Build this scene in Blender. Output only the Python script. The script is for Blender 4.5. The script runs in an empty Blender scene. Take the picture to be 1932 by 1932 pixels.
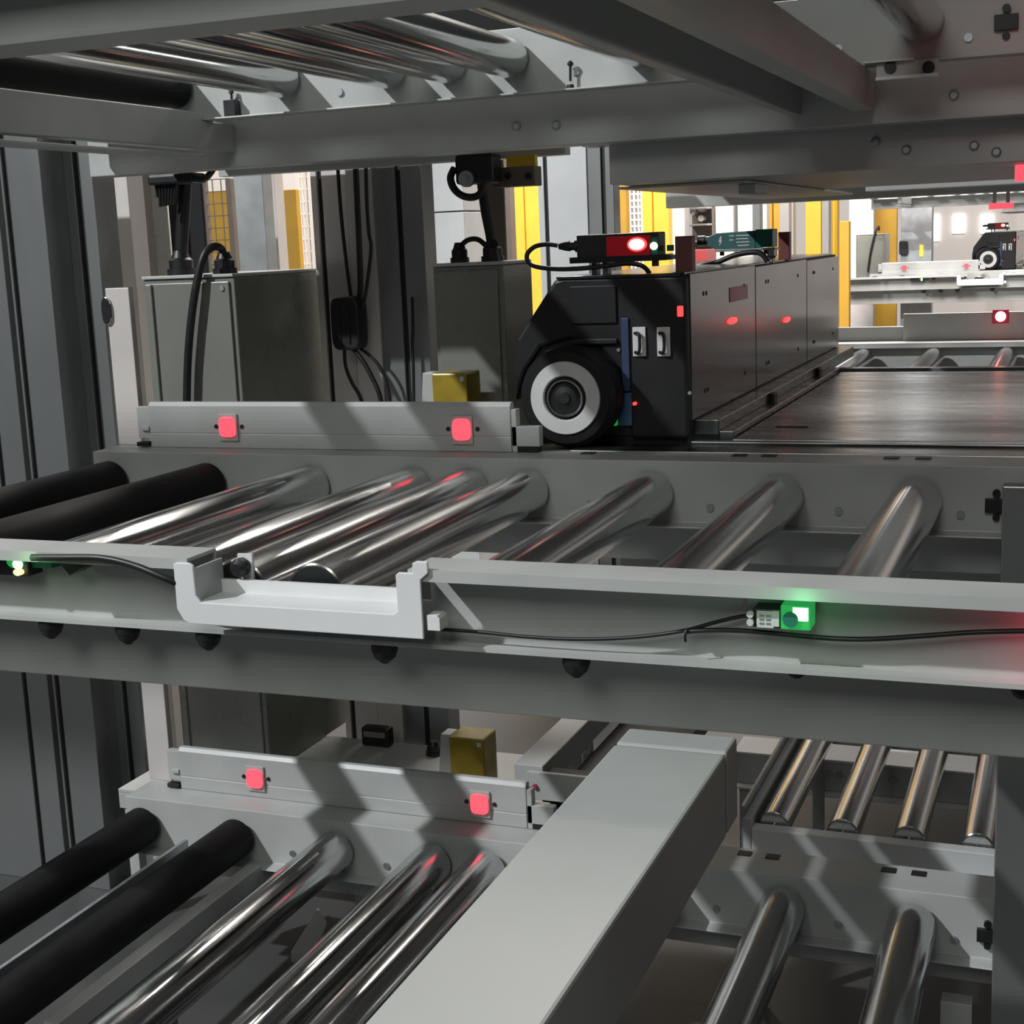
import bpy, bmesh, math, random
from mathutils import Vector, Matrix
random.seed(7)
S = bpy.context.scene
COL = S.collection
CZ = 2.75            # camera height above the floor; all coordinates below are relative to the camera position

# ------------------------------------------------------------------ camera
CAM = ((0.93109043, 0.36248884, -0.0408957), (0.02869376, -0.18453721, -0.98240658), (-0.3636582, 0.91353591, -0.182222))
FPX = 2720.36
cd = bpy.data.cameras.new('camera'); cam = bpy.data.objects.new('camera', cd); COL.objects.link(cam)
cd.sensor_width = 36.0; cd.lens = 36.0 * FPX / 1932.0; cd.clip_start = 0.05; cd.clip_end = 200
r0, r1, r2 = CAM
cam.matrix_world = Matrix(((r0[0], -r1[0], -r2[0], 0), (r0[1], -r1[1], -r2[1], 0), (r0[2], -r1[2], -r2[2], CZ), (0, 0, 0, 1)))
S.camera = cam

# ------------------------------------------------------------------ world, lights, exposure
S.view_settings.view_transform = 'Standard'; S.view_settings.look = 'None'
S.view_settings.gamma = 1.0; S.view_settings.use_curve_mapping = False
S.view_settings.exposure = 0.0
W = bpy.data.worlds.new('world'); S.world = W; W.use_nodes = True
W.node_tree.nodes['Background'].inputs[0].default_value = (0.94, 1.0, 0.97, 1)
W.node_tree.nodes['Background'].inputs[1].default_value = 0.03
def point(name, loc, power, color, radius):
    l = bpy.data.lights.new(name, 'POINT'); l.energy = power; l.color = color; l.shadow_soft_size = radius
    o = bpy.data.objects.new(name, l); COL.objects.link(o); o.location = (loc[0], loc[1], loc[2] + CZ); return o
def area(name, loc, target, power, size, color=(1, 1, 1), sy=None):
    l = bpy.data.lights.new(name, 'AREA'); l.energy = power; l.color = color; l.size = size
    if sy: l.shape = 'RECTANGLE'; l.size_y = sy
    o = bpy.data.objects.new(name, l); COL.objects.link(o); o.location = (loc[0], loc[1], loc[2] + CZ)
    d = Vector(target) - Vector(loc); o.rotation_euler = d.to_track_quat('-Z', 'Y').to_euler(); return o
point('high_bay_lamp', (-8.75, -3.8, 7.8), 6300, (0.95, 0.98, 1.0), 0.14)
area('aisle_fill', (5.0, 5.8, .2), (-2, 5.7, -.3), 28, 1.0, (0.98, 1.0, 0.97), .6)  # fill added from the right for the left cabinet's side face
area('front_fill', (-1.0, -5.5, 5.5), (-1.0, 3.0, -1), 310, 4, (0.98, 1.0, 0.96), 4)  # soft fill added to lift the faces turned to the camera
area('hall_lamp_back', (-3.0, 12.0, 6.5), (-3.5, 13.5, 0), 2300, 5, (1.0, 0.93, 0.86), 4)
sl_ = bpy.data.lights.new('post_fill_spot', 'SPOT'); sl_.energy = 130; sl_.spot_size = math.radians(42); sl_.spot_blend = .6; sl_.shadow_soft_size = .2; sl_.color = (.96, .98, 1)  # unseen spot added to brighten the pale post behind the hood
so_ = bpy.data.objects.new('post_fill_spot', sl_); COL.objects.link(so_); so_.location = (-3.9, 5.9, 3.0 + CZ); so_.rotation_euler = (Vector((-2.9, 8.3, 0)) - Vector((-3.9, 5.9, 3.0))).to_track_quat('-Z', 'Y').to_euler()
area('hall_lamp_far', (-1.0, 19.0, 7.5), (-1.0, 23.0, 0), 2600, 5, (1.0, 0.95, 0.92), 4)
area('hall_lamp_left', (-9.0, 9.0, 6.0), (-8, 9.0, -1), 170, 3, (1.0, 0.9, 0.82), 3)

# ------------------------------------------------------------------ pixel helpers (1932 x 1932 frame of the photograph)
def ray(px, py):
    c = ((px - 966) / FPX, (py - 966) / FPX, 1.0)
    return tuple(sum(CAM[k][i] * c[k] for k in range(3)) for i in range(3))
def aY(px, py, Y): r = ray(px, py); t = Y / r[1]; return (r[0] * t, Y, r[2] * t)
def aZ(px, py, Z): r = ray(px, py); t = Z / r[2]; return (r[0] * t, r[1] * t, Z)
def aX(px, py, X): r = ray(px, py); t = X / r[0]; return (X, r[1] * t, r[2] * t)

# ------------------------------------------------------------------ materials
def mat(name, col, rough=0.5, metal=0.0, var=0.12, scale=6.0, bump=0.0, emit=None, estr=0.0, stretch=None, rvar=0.08, spec=0.5):
    m = bpy.data.materials.new(name); m.use_nodes = True
    nt = m.node_tree; b = nt.nodes['Principled BSDF']
    b.inputs['Roughness'].default_value = rough; b.inputs['Metallic'].default_value = metal
    b.inputs['Specular IOR Level'].default_value = spec
    tc = nt.nodes.new('ShaderNodeTexCoord'); mp = nt.nodes.new('ShaderNodeMapping')
    nt.links.new(tc.outputs['Object'], mp.inputs[0])
    if stretch: mp.inputs['Scale'].default_value = stretch
    nz = nt.nodes.new('ShaderNodeTexNoise'); nz.inputs['Scale'].default_value = scale; nz.inputs['Detail'].default_value = 5
    nt.links.new(mp.outputs[0], nz.inputs['Vector'])
    rp = nt.nodes.new('ShaderNodeValToRGB')
    rp.color_ramp.elements[0].position = 0.3; rp.color_ramp.elements[1].position = 0.7
    rp.color_ramp.elements[0].color = tuple(c * (1 - var) for c in col) + (1,)
    rp.color_ramp.elements[1].color = tuple(min(1, c * (1 + var)) for c in col) + (1,)
    nt.links.new(nz.outputs['Fac'], rp.inputs[0]); nt.links.new(rp.outputs[0], b.inputs['Base Color'])
    mr = nt.nodes.new('ShaderNodeMapRange'); mr.inputs['To Min'].default_value = max(0.02, rough - rvar); mr.inputs['To Max'].default_value = min(1, rough + rvar)
    nt.links.new(nz.outputs['Fac'], mr.inputs['Value']); nt.links.new(mr.outputs[0], b.inputs['Roughness'])
    if bump:
        bp = nt.nodes.new('ShaderNodeBump'); bp.inputs['Strength'].default_value = bump; bp.inputs['Distance'].default_value = 0.004
        nt.links.new(nz.outputs['Fac'], bp.inputs['Height']); nt.links.new(bp.outputs[0], b.inputs['Normal'])
    if emit:
        b.inputs['Emission Color'].default_value = emit + (1,); b.inputs['Emission Strength'].default_value = estr
    return m
M = {}
M['paint'] = mat('grey_paint', (0.43, 0.44, 0.43), 0.42, 0, 0.07, 5)
M['beam'] = mat('pale_beam_paint', (0.37, 0.38, 0.37), 0.5, 0, 0.06, 4)
M['white'] = mat('white_paint', (0.68, 0.69, 0.69), 0.40, 0, 0.04, 5)
M['chrome'] = mat('chrome', (0.62, 0.63, 0.63), 0.17, 1.0, 0.08, 3, 0, None, 0, (14, 0.6, 14), 0.06)
M['steel'] = mat('brushed_steel', (0.22, 0.225, 0.225), 0.28, 1.0, 0.2, 2.5, 0.05, None, 0, (1, 4, 1), 0.14)
M['galv'] = mat('galvanised', (0.42, 0.44, 0.46), 0.42, 0.85, 0.12, 7)
M['rubber'] = mat('black_rubber', (0.010, 0.010, 0.011), 0.62, 0, 0.2, 10, spec=.2)
M['black'] = mat('black_plastic', (0.010, 0.010, 0.011), 0.45, 0, 0.2, 20)
M['hood'] = mat('black_hood', (0.012, 0.012, 0.013), 0.50, 0, 0.2, 5, spec=.3)
M['panel'] = mat('dark_panel', (0.10, 0.103, 0.106), 0.20, 0.9, 0.08, 2, 0, None, 0, (1, 1, 5), 0.05)
M['cab'] = mat('cabinet_paint', (0.23, 0.235, 0.21), 0.28, 0.2, 0.05, 4)
M['post'] = mat('post_metal', (0.30, 0.31, 0.31), 0.36, 0.7, 0.07, 3, 0, None, 0, (1, 1, 0.3))
M['pale'] = mat('pale_post', (0.62, 0.58, 0.56), 0.40, 0.1, 0.05, 4)
M['creampost'] = mat('cream_post', (0.78, 0.80, 0.70), 0.5, 0, 0.04, 4)
M['ring'] = mat('wheel_ring', (0.55, 0.55, 0.54), 0.6, 0, 0.05, 10)
M['dark'] = mat('dark_recess', (0.008, 0.008, 0.008), 0.8, 0, 0.1, 5)
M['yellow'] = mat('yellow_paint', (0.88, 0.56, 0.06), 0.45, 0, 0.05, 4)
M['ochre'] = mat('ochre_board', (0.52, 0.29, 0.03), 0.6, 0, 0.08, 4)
M['amber'] = mat('amber_plastic', (0.30, 0.22, 0.03), 0.25, 0, 0.3, 9)
M['brown'] = mat('brown_steel', (0.16, 0.13, 0.11), 0.5, 0, 0.1, 5)
M['redpost'] = mat('red_bracket', (0.17, 0.045, 0.04), 0.5, 0, 0.12, 20)
M['redbox'] = mat('red_box', (0.45, 0.07, 0.09), 0.5, 0, 0.08, 4)
M['green'] = mat('green_housing', (0.02, 0.16, 0.12), 0.4, 0, 0.15, 20)
M['greenpl'] = mat('green_label', (0.05, 0.13, 0.13), 0.4, 0, 0.1, 20)
M['label'] = mat('label', (0.62, 0.60, 0.60), 0.5, 0, 0.03, 20)
M['blue'] = mat('blue_strip', (0.03, 0.05, 0.11), 0.4, 0, 0.1, 10)
M['bluelab'] = mat('blue_label', (0.04, 0.11, 0.20), 0.4, 0, 0.1, 10)
M['pinkred'] = mat('red_patch', (0.40, 0.03, 0.09), 0.4, 0, 0.05, 10)
M['e_red'] = mat('red_glow', (0.5, 0.03, 0.05), 0.4, 0, 0.02, 5, 0, (1.0, 0.10, 0.14), 1.15)
M['e_hot'] = mat('red_lamp_core', (0.8, 0.3, 0.3), 0.4, 0, 0.02, 5, 0, (1.0, 0.45, 0.36), 3.5)
M['e_redlow'] = mat('red_window', (0.12, 0.005, 0.01), 0.25, 0, 0.02, 5, 0, (1.0, 0.02, 0.03), 0.10)
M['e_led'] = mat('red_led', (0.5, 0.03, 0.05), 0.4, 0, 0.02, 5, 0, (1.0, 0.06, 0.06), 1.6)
M['e_green'] = mat('green_lamp', (0.02, 0.3, 0.05), 0.4, 0, 0.02, 5, 0, (0.05, 0.85, 0.2), 0.28)
M['e_greenhot'] = mat('green_lamp_core', (0.4, 0.8, 0.4), 0.4, 0, 0.02, 5, 0, (0.60, 1.0, 0.62), 1.7)
M['e_yel'] = mat('yellow_led', (0.8, 0.7, 0.2), 0.4, 0, 0.02, 5, 0, (1.0, 0.85, 0.25), 2.2)
M['floor'] = mat('floor_paint', (0.06, 0.06, 0.06), 0.45, 0, 0.2, 1.2)
M['wall'] = mat('wall_paint', (0.60, 0.56, 0.53), 0.8, 0, 0.05, 0.6)
M['wirewhite'] = mat('white_wire', (0.75, 0.68, 0.62), 0.5, 0, 0.03, 4)
M['lightwin'] = mat('lit_window', (0.8, 0.8, 0.8), 0.5, 0, 0.02, 2, 0, (1.0, 0.96, 0.93), 1.4)

# ------------------------------------------------------------------ mesh builder
class MB:
    def __init__(s): s.v = []; s.f = []; s.sm = []
    def add(s, vs, fs, smooth=False):
        o = len(s.v); s.v += [tuple(v) for v in vs]
        for f in fs: s.f.append(tuple(i + o for i in f)); s.sm.append(smooth)
        return s
    def box(s, x0, x1, y0, y1, z0, z1):
        if x0 > x1: x0, x1 = x1, x0
        if y0 > y1: y0, y1 = y1, y0
        if z0 > z1: z0, z1 = z1, z0
        return s.add([(x0, y0, z0), (x1, y0, z0), (x1, y1, z0), (x0, y1, z0), (x0, y0, z1), (x1, y0, z1), (x1, y1, z1), (x0, y1, z1)],
              [(3, 2, 1, 0), (4, 5, 6, 7), (0, 1, 5, 4), (1, 2, 6, 5), (2, 3, 7, 6), (3, 0, 4, 7)])
    def prism(s, pts, axis, a, b):
        def P(p, t):
            if axis == 'x': return (t, p[0], p[1])
            if axis == 'y': return (p[0], t, p[1])
            return (p[0], p[1], t)
        n = len(pts)
        vs = [P(p, a) for p in pts] + [P(p, b) for p in pts]
        fs = [tuple(range(n))[::-1], tuple(range(n, 2 * n))] + [(i, (i + 1) % n, n + (i + 1) % n, n + i) for i in range(n)]
        return s.add(vs, fs)
    def lathe(s, p0, d, prof, n=24, capa=True, capb=True):
        d = Vector(d).normalized(); u = d.orthogonal().normalized(); w = d.cross(u); p0 = Vector(p0)
        ring = lambda t, r: [p0 + d * t + (u * math.cos(2 * math.pi * i / n) + w * math.sin(2 * math.pi * i / n)) * r for i in range(n)]
        for (t0, q0), (t1, q1) in zip(prof[:-1], prof[1:]):
            vs = ring(t0, q0) + ring(t1, q1)
            s.add(vs, [(i, (i + 1) % n, n + (i + 1) % n, n + i) for i in range(n)], True)
        if capa: s.add(ring(*prof[0]), [tuple(range(n))[::-1]])
        if capb: s.add(ring(*prof[-1]), [tuple(range(n))])
        return s
    def cyl(s, p0, p1, r, n=20):
        d = Vector(p1) - Vector(p0); return s.lathe(p0, d, [(0, r), (d.length, r)], n)
    def tube(s, pts, r, n=8, sub=6):
        P = [Vector(p) for p in pts]; out = []
        for i in range(len(P) - 1):
            a = P[max(i - 1, 0)]; b = P[i]; c = P[i + 1]; d = P[min(i + 2, len(P) - 1)]
            for k in range(sub):
                t = k / sub
                out.append(0.5 * ((2 * b) + (c - a) * t + (2 * a - 5 * b + 4 * c - d) * t * t + (3 * b - a - 3 * c + d) * t ** 3))
        out.append(P[-1]); vs = []; up = None
        for i, p in enumerate(out):
            t = (out[min(i + 1, len(out) - 1)] - out[max(i - 1, 0)]).normalized()
            if up is None: up = t.orthogonal().normalized()
            up = (up - t * up.dot(t)).normalized(); w = t.cross(up)
            vs += [p + (up * math.cos(2 * math.pi * k / n) + w * math.sin(2 * math.pi * k / n)) * r for k in range(n)]
        m = len(out)
        fs = [(i * n + k, i * n + (k + 1) % n, (i + 1) * n + (k + 1) % n, (i + 1) * n + k) for i in range(m - 1) for k in range(n)]
        s.add(vs, fs, True)
        s.add(vs[:n], [tuple(range(n))[::-1]]); s.add(vs[-n:], [tuple(range(n))]); return s
    def build(s, name, m, parent=None, bevel=0.0, origin=None, label=None):
        me = bpy.data.meshes.new(name)
        if parent is not None: o0 = Vector(parent['_o'])
        else: o0 = Vector(origin if origin else (0, 0, 0))
        loc0 = Vector((0, 0, 0)) if parent is not None else o0
        me.from_pydata([Vector(v) - o0 for v in s.v], [], s.f)
        me.polygons.foreach_set('use_smooth', s.sm)
        bm = bmesh.new(); bm.from_mesh(me); bmesh.ops.recalc_face_normals(bm, faces=bm.faces); bm.to_mesh(me); bm.free()
        me.update(); me.materials.append(M[m])
        o = bpy.data.objects.new(name, me); COL.objects.link(o)
        if parent is not None: o.parent = parent
        else: o.location = (loc0.x, loc0.y, loc0.z + CZ)
        o['_o'] = tuple(o0)
        if bevel:
            b = o.modifiers.new('bevel', 'BEVEL'); b.width = bevel; b.segments = 2; b.limit_method = 'ANGLE'; b.angle_limit = math.radians(50)
        if label: o['label'] = label
        return o
def tag(o, label, cat, group=None):
    o['label'] = label; o['category'] = cat
    if group: o['group'] = group
    return o
def thing(name, label, cat, loc, group=None):
    o = bpy.data.objects.new(name, None); COL.objects.link(o); o.empty_display_size = 0.05
    o.location = (loc[0], loc[1], loc[2] + CZ); o['_o'] = tuple(loc); return tag(o, label, cat, group)
def structure(o): o['kind'] = 'structure'; return o
def box(x0, x1, y0, y1, z0, z1): return MB().box(x0, x1, y0, y1, z0, z1)
def copy_tree(o, off=(0, 0, 0), parent=None):
    c = o.copy(); COL.objects.link(c)
    if parent is not None: c.parent = parent
    else: c.location = Vector(o.location) + Vector(off)
    for ch in list(o.children): copy_tree(ch, off, c)
    return c


structure(box(-40, 25, -6, 40, -2.85, -2.75).build('floor', 'floor'))
structure(box(-40, 25, 34, 34.3, -2.75, 4.0).build('wall_back', 'wall'))

# ================================================================== ROW A: ROLLER CONVEYORS
RX = [-2.37, -2.0, -1.8, -1.6, -1.2, -0.81, -0.42, 0.38]
XL, XR = -3.75, 0.75
XF = -3.25
def roller(parent, x, z, r, m, y0, y1, n=40, cap='black'):
    o = MB().lathe((x, y0, z), (0, 1, 0), [(0, 0.014), (0.012, 0.014)], 12).lathe((x, y0 + 0.012, z), (0, 1, 0), [(0, r - 0.004), (0.003, r), (y1 - y0 - 0.027, r), (y1 - y0 - 0.024, r - 0.004)], n) \
        .lathe((x, y1 - 0.012, z), (0, 1, 0), [(0, 0.014), (0.012, 0.014)], 12).build('roller', m, parent)
    for c in (y0 + 0.0115, y1 - 0.0115):
        d = -1 if c < (y0 + y1) / 2 else 1
        MB().lathe((x, c, z), (0, d, 0), [(0, r - 0.004), (0.002, r - 0.006), (0.002, 0.016)], 24, True, False).build('end_cap', cap, o)
    return o
def roller_copy(first, dx, parent):
    c = copy_tree(first, (0, 0, 0), parent); c.location = (dx, 0, 0); return c
def conveyor(dz, label, notch=False, near_support=True, group=None):
    t = thing('roller_conveyor', label, 'conveyor', (-1.5, 3.5, -1.0 + dz), 'stacked roller conveyors')
    nb = -.85 if near_support else -.805
    prof = [(2.66, -.66), (2.778, -.66), (2.778, nb + .008), (2.90, nb + .008), (2.90, nb), (2.725, nb), (2.725, nb + .01), (2.77, nb + .01), (2.77, -.668), (2.668, -.668), (2.668, -.685), (2.66, -.685)]
    yo = -.13 if dz < -1 else 0.0
    sh = lambda pr: [(a + (yo if a < 3 else 0), b + dz) for a, b in pr]
    if notch:
        m = MB().prism(sh(prof), 'x', XL, -1.845).prism(sh([(2.778, -.755), (2.778, -.842), (2.90, -.842), (2.90, -.85), (2.725, -.85), (2.725, -.840), (2.77, -.840), (2.77, -.755)]), 'x', -1.845, -1.30).prism(sh(prof), 'x', -1.30, XR)
    else: m = MB().prism(sh(prof), 'x', XL, XR)
    m.build('near_channel', 'paint', t)
    if near_support: box(XL, XR, 2.89 + yo, 3.0 + yo, -1.043 + dz, -.852 + dz).build('support_beam', 'paint', t, 0.004)
    fprof = [(4.17, -.66), (4.34, -.66), (4.34, -.669), (4.178, -.669), (4.178, -.856), (4.115, -.856), (4.115, -.85), (4.17, -.848)]
    MB().prism(sh(fprof), 'x', XF, XR).build('far_channel', 'paint', t, 0.003)
    box(XF, XR, 4.30, 4.40, -.998 + dz, -.79 + dz).build('support_beam', 'paint', t, 0.004)
    for x in (-2.70, 0.5):
        box(x, x + 0.05, 3.002 if near_support else 2.91, 4.11, -.947 + dz, -.832 + dz).box(x, x + 0.05, 4.11, 4.298, -.947 + dz, -.858 + dz).build('cross_beam', 'paint', t, 0.003)
        box(x - .03, x + 0.05, 3.002 if near_support else 2.91, 4.11, -.975 + dz, -.963 + dz).build('cross_flange', 'paint', t, 0.002)
    br = .072 if near_support else .060
    roller(t, -3.17, -.69 - br + dz, br, 'rubber', 2.782 + yo, 4.166); roller(t, -2.77, -.69 - br + dz, br, 'rubber', 2.782 + yo, 4.166)
    first = None
    for x in RX:
        if first is None: first = roller(t, x, (-.761 if near_support else -.748) + dz, .071 if near_support else .057, 'chrome', 2.782 + yo, 4.166); fx = x
        else:
            roller_copy(first, x - fx, t)
    # bolts and slots along the far channel
    fb = None
    for x in (-2.55, -2.18, -1.40, -1.02, -.64, -.30):
        if fb is None: fb = MB().lathe((x, 4.171, -.80 + dz), (0, -1, 0), [(0, .013), (.008, .012)], 8).build('bolt', 'galv', t); bx = x
        else:
            c = fb.copy(); COL.objects.link(c); c.location = (x - bx, 0, 0)
    fb = None
    for x in (-.955, -.865, -.505, -.415, -1.44):
        if fb is None: fb = box(x - .022, x + .022, 4.275, 4.31, -.661 + dz, -.6565 + dz).build('slot_plug', 'black', t, 0.001); bx = x
        else:
            c = fb.copy(); COL.objects.link(c); c.location = (x - bx, 0, 0)
    # black clip on the far web near the right end
    MB().box(-.235, -.175, 4.155, 4.17, -.79 + dz, -.75 + dz).cyl((-.205, 4.17, -.735 + dz), (-.205, 4.158, -.735 + dz), .011, 12).cyl((-.205, 4.17, -.803 + dz), (-.205, 4.158, -.803 + dz), .010, 12).build('clip', 'black', t, 0.001)
    return t
conv_mid = conveyor(0, 'roller conveyor at middle height with two black rollers and a white notch bracket', True)
conv_up = conveyor(1.29, 'roller conveyor overhead, its dark rollers seen from below', False, False)
conv_low = conveyor(-1.29, 'lowest roller conveyor in front, at the bottom left and right of the photo')

MB().box(-2.962, -2.945, 2.78, 4.11, -2.10, -2.06).build('side_strip', 'galv', conv_low, 0.003)
# knobs hanging under the near channel's bottom flange
kb = None
for px, py in ((95, 1168), (240, 1180), (392, 1188), (725, 1211), (1087, 1238)):
    p = aY(px, py, 2.76)
    if kb is None:
        kb = MB().lathe((p[0], 2.76, -.8505), (0, 0, -1), [(0, .029), (.020, .030), (.036, .024), (.050, .008)], 16).build('knob', 'black', conv_mid); kx = p[0]
    else:
        c = kb.copy(); COL.objects.link(c); c.location = (p[0] - kx, 0, 0)
for px, py in ((1503, 1262), (1928, 1300)):
    p = aY(px, py, 2.89); MB().lathe((p[0], 2.89, p[2]), (0, -1, 0), [(0, .02), (.006, .02), (.012, .011)], 10).build('bolt', 'black', conv_mid)

# U bracket
ub = thing('notch_bracket', 'white U-shaped sheet bracket on the front of the middle conveyor beam', 'bracket', (-1.57, 2.70, -.85))
U = [(-1.845, -.808), (-1.862, -.80), (-1.877, -.775), (-1.877, -.672), (-1.868, -.668), (-1.835, -.668), (-1.826, -.674), (-1.824, -.742), (-1.812, -.757),
     (-1.335, -.757), (-1.325, -.75), (-1.325, -.672), (-1.318, -.666), (-1.285, -.666), (-1.285, -.645), (-1.275, -.640), (-1.25, -.640), (-1.25, -.665), (-1.268, -.68), (-1.268, -.808)]
MB().prism(U, 'y', 2.652, 2.660).build('face_plate', 'white', ub, 0.002)
MB().box(-1.823, -1.326, 2.660, 2.768, -.765, -.757).box(-1.823, -1.326, 2.757, 2.768, -.757, -.728).build('inner_ledge', 'white', ub)
MB().box(-1.829, -1.823, 2.660, 2.768, -.757, -.68).build('side_flange', 'paint', ub)
MB().box(-1.326, -1.320, 2.660, 2.768, -.757, -.68).build('side_flange', 'paint', ub)
MB().box(-1.790, -1.752, 2.780, 2.788, -.745, -.672).build('rear_tab', 'white', ub)
MB().lathe((-1.775, 2.775, -.70), (0, -1, 0), [(0, .022), (.02, .022), (.03, .012)], 10).build('bolt', 'black', ub)
MB().prism([(-1.262, -.79), (-1.232, -.79), (-1.232, -.763), (-1.238, -.757), (-1.262, -.757)], 'y', 2.66, 2.70).build('stop_block', 'white', ub, 0.001)

# photoelectric sensors on the near beam
sr = thing('photo_sensor', 'small sensor with a lit green lens and white label under the right beam lip', 'sensor', aY(1480, 1165, 2.69))
p0, p1 = aY(1398, 1118, 2.70), aY(1530, 1148, 2.70)
MB().box(p0[0], p1[0], 2.69, 2.765, -.678, -.670).box(p0[0] + .0, p1[0], 2.755, 2.765, -.735, -.67).build('mount_plate', 'paint', sr, 0.001)
a, b = aY(1418, 1152, 2.69), aY(1528, 1192, 2.69)
MB().box(a[0], b[0] - .058, 2.70, 2.752, b[2], a[2] + .002).build('housing', 'black', sr, 0.003)
MB().box(b[0] - .058, b[0], 2.698, 2.752, b[2] - .001, a[2] + .012).build('lens_block', 'e_green', sr, 0.003)
MB().box(b[0] - .034, b[0] - .004, 2.6955, 2.698, b[2] + .018, a[2] + .009).build('lit_window', 'e_greenhot', sr, 0.003)
MB().cyl((b[0] - .038, 2.698, b[2] + .021), (b[0] - .038, 2.692, b[2] + .021), .015, 18).build('lens', 'green', sr)
la, lb = aY(1427, 1152, 2.697), aY(1460, 1186, 2.697)
lp = MB().box(la[0], lb[0], 2.697, 2.70, lb[2], la[2]).build('label_plate', 'label', sr, 0.001)
lm = MB()
for i in range(3):
    for j in range(2):
        lm.box(la[0] + .006 + j * .013, la[0] + .015 + j * .013, 2.6962, 2.697, lb[2] + .007 + i * .008, lb[2] + .011 + i * .008)
lm.build('print_line', 'galv', lp)
for k in (0.3, 0.75):
    MB().cyl((a[0] - .004, 2.70, b[2] + (a[2] - b[2]) * k), (a[0] - .004, 2.692, b[2] + (a[2] - b[2]) * k), .007, 12).build('screw', 'label', sr)
MB().box(b[0] - .074, b[0] - .060, 2.696, 2.70, b[2] + .004, a[2]).build('terminal_strip', 'label', sr, 0.001)
sl = thing('photo_sensor', 'small sensor with glowing green and yellow lights at left edge of beam', 'sensor', aY(30, 1065, 2.70))
a, b = aY(-60, 1045, 2.70), aY(88, 1090, 2.70)
MB().box(a[0], b[0] - .05, 2.70, 2.75, b[2], a[2] + .004).build('housing', 'black', sl, 0.003)
MB().box(b[0] - .05, b[0] + .01, 2.71, 2.75, b[2] + .02, a[2] + .008).build('mount_plate', 'green', sl, 0.002)
p = aY(30, 1060, 2.698); MB().prism([(p[0] + .024 * math.cos(k * math.pi / 8), p[2] + .015 * math.sin(k * math.pi / 8)) for k in range(16)], 'y', 2.693, 2.70).build('green_light', 'e_green', sl)
p = aY(36, 1064, 2.696); MB().prism([(p[0] + .014 * math.cos(k * math.pi / 8), p[2] + .012 * math.sin(k * math.pi / 8)) for k in range(16)], 'y', 2.689, 2.693).build('green_light', 'e_greenhot', sl)
p = aY(36, 1079, 2.696); MB().prism([(p[0] + .012 * math.cos(k * math.pi / 8), p[2] + .008 * math.sin(k * math.pi / 8)) for k in range(16)], 'y', 2.689, 2.70).build('yellow_light', 'e_yel', sl)
a, b = aY(130, 1046, 2.72), aY(172, 1082, 2.72)
MB().prism([(a[0], a[2] + .004), (b[0] + .01, a[2] + .004), (b[0], b[2] + .02), (a[0] + .02, b[2]), (a[0], b[2] + .02)], 'y', 2.69, 2.75).build('cable_clip', 'black', sl, 0.002)
point('green_sensor_glow', aY(1505, 1150, 2.62), 0.10, (0.2, 1, 0.35), .02)
point('green_sensor_glow_left', aY(36, 1062, 2.62), 0.06, (0.4, 1, 0.35), .02)
# cables on the near beam
def cable(name, pts, r, label, Y=None, m='black', cat='cable', group=None, n=8):
    P = [aY(q[0], q[1], q[2] if len(q) > 2 else Y) for q in pts]
    o = MB().tube(P, r, n).build(name, m, None, 0, P[0]); return tag(o, label, cat, group)
cable('cable', [(60, 1052), (120, 1052), (190, 1053), (250, 1066), (310, 1090), (372, 1116, 2.69), (400, 1130, 2.745)], .0085, 'thick black cable from the left sensor running down behind the white bracket', 2.648)
cable('cable', [(822, 1187), (900, 1192), (1000, 1202), (1100, 1206), (1200, 1202), (1290, 1190), (1350, 1174), (1400, 1163), (1425, 1163)], .0042, 'thin black cable sagging from the white bracket to the green sensor', 2.735)
cb = cable('cable', [(1292, 1192), (1340, 1189), (1400, 1190), (1470, 1196), (1560, 1204), (1640, 1206), (1740, 1200), (1840, 1193), (1960, 1190)], .0052, 'thin black cable from beneath the green sensor to the right edge', 2.73)
p = aY(1298, 1193, 2.73); MB().tube([(p[0], 2.724, p[2] + .008), (p[0] - .002, 2.718, p[2]), (p[0] - .004, 2.722, p[2] - .012), (p[0] - .003, 2.722, p[2] - .018)], .003, 6).build('cable_tie', 'black', cb)

# ================================================================== pale beam in the lower foreground
wb = thing('steel_beam', 'wide pale grey rectangular beam running toward the camera at bottom centre', 'beam', (-.74, 2.1, -1.15))
bw = aX(1166, 1932, -.628); MB().box(-.857, -.628, 0.95, 2.66, bw[2], -1.004).build('beam_body', 'beam', wb, 0.006)
MB().box(-.852, -.633, 2.66, 2.672, bw[2] + .004, -1.010).build('end_gasket', 'black', wb, 0.001)
MB().box(-.857, -.628, 2.672, 2.765, bw[2], -1.004).build('end_cap', 'beam', wb, 0.006)

ohb = thing('overhead_beam', 'dark hollow beam running back under the overhead rollers, right of centre top', 'beam', (-.66, 2.8, .33))
MB().prism([(-.80, .33), (-.767, .33), (-.767, .42), (-.62, .42), (-.62, .33), (-.559, .33), (-.559, .432), (-.80, .432)], 'y', 1.2, 4.296).build('beam_body', 'paint', ohb, 0.003)
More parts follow.
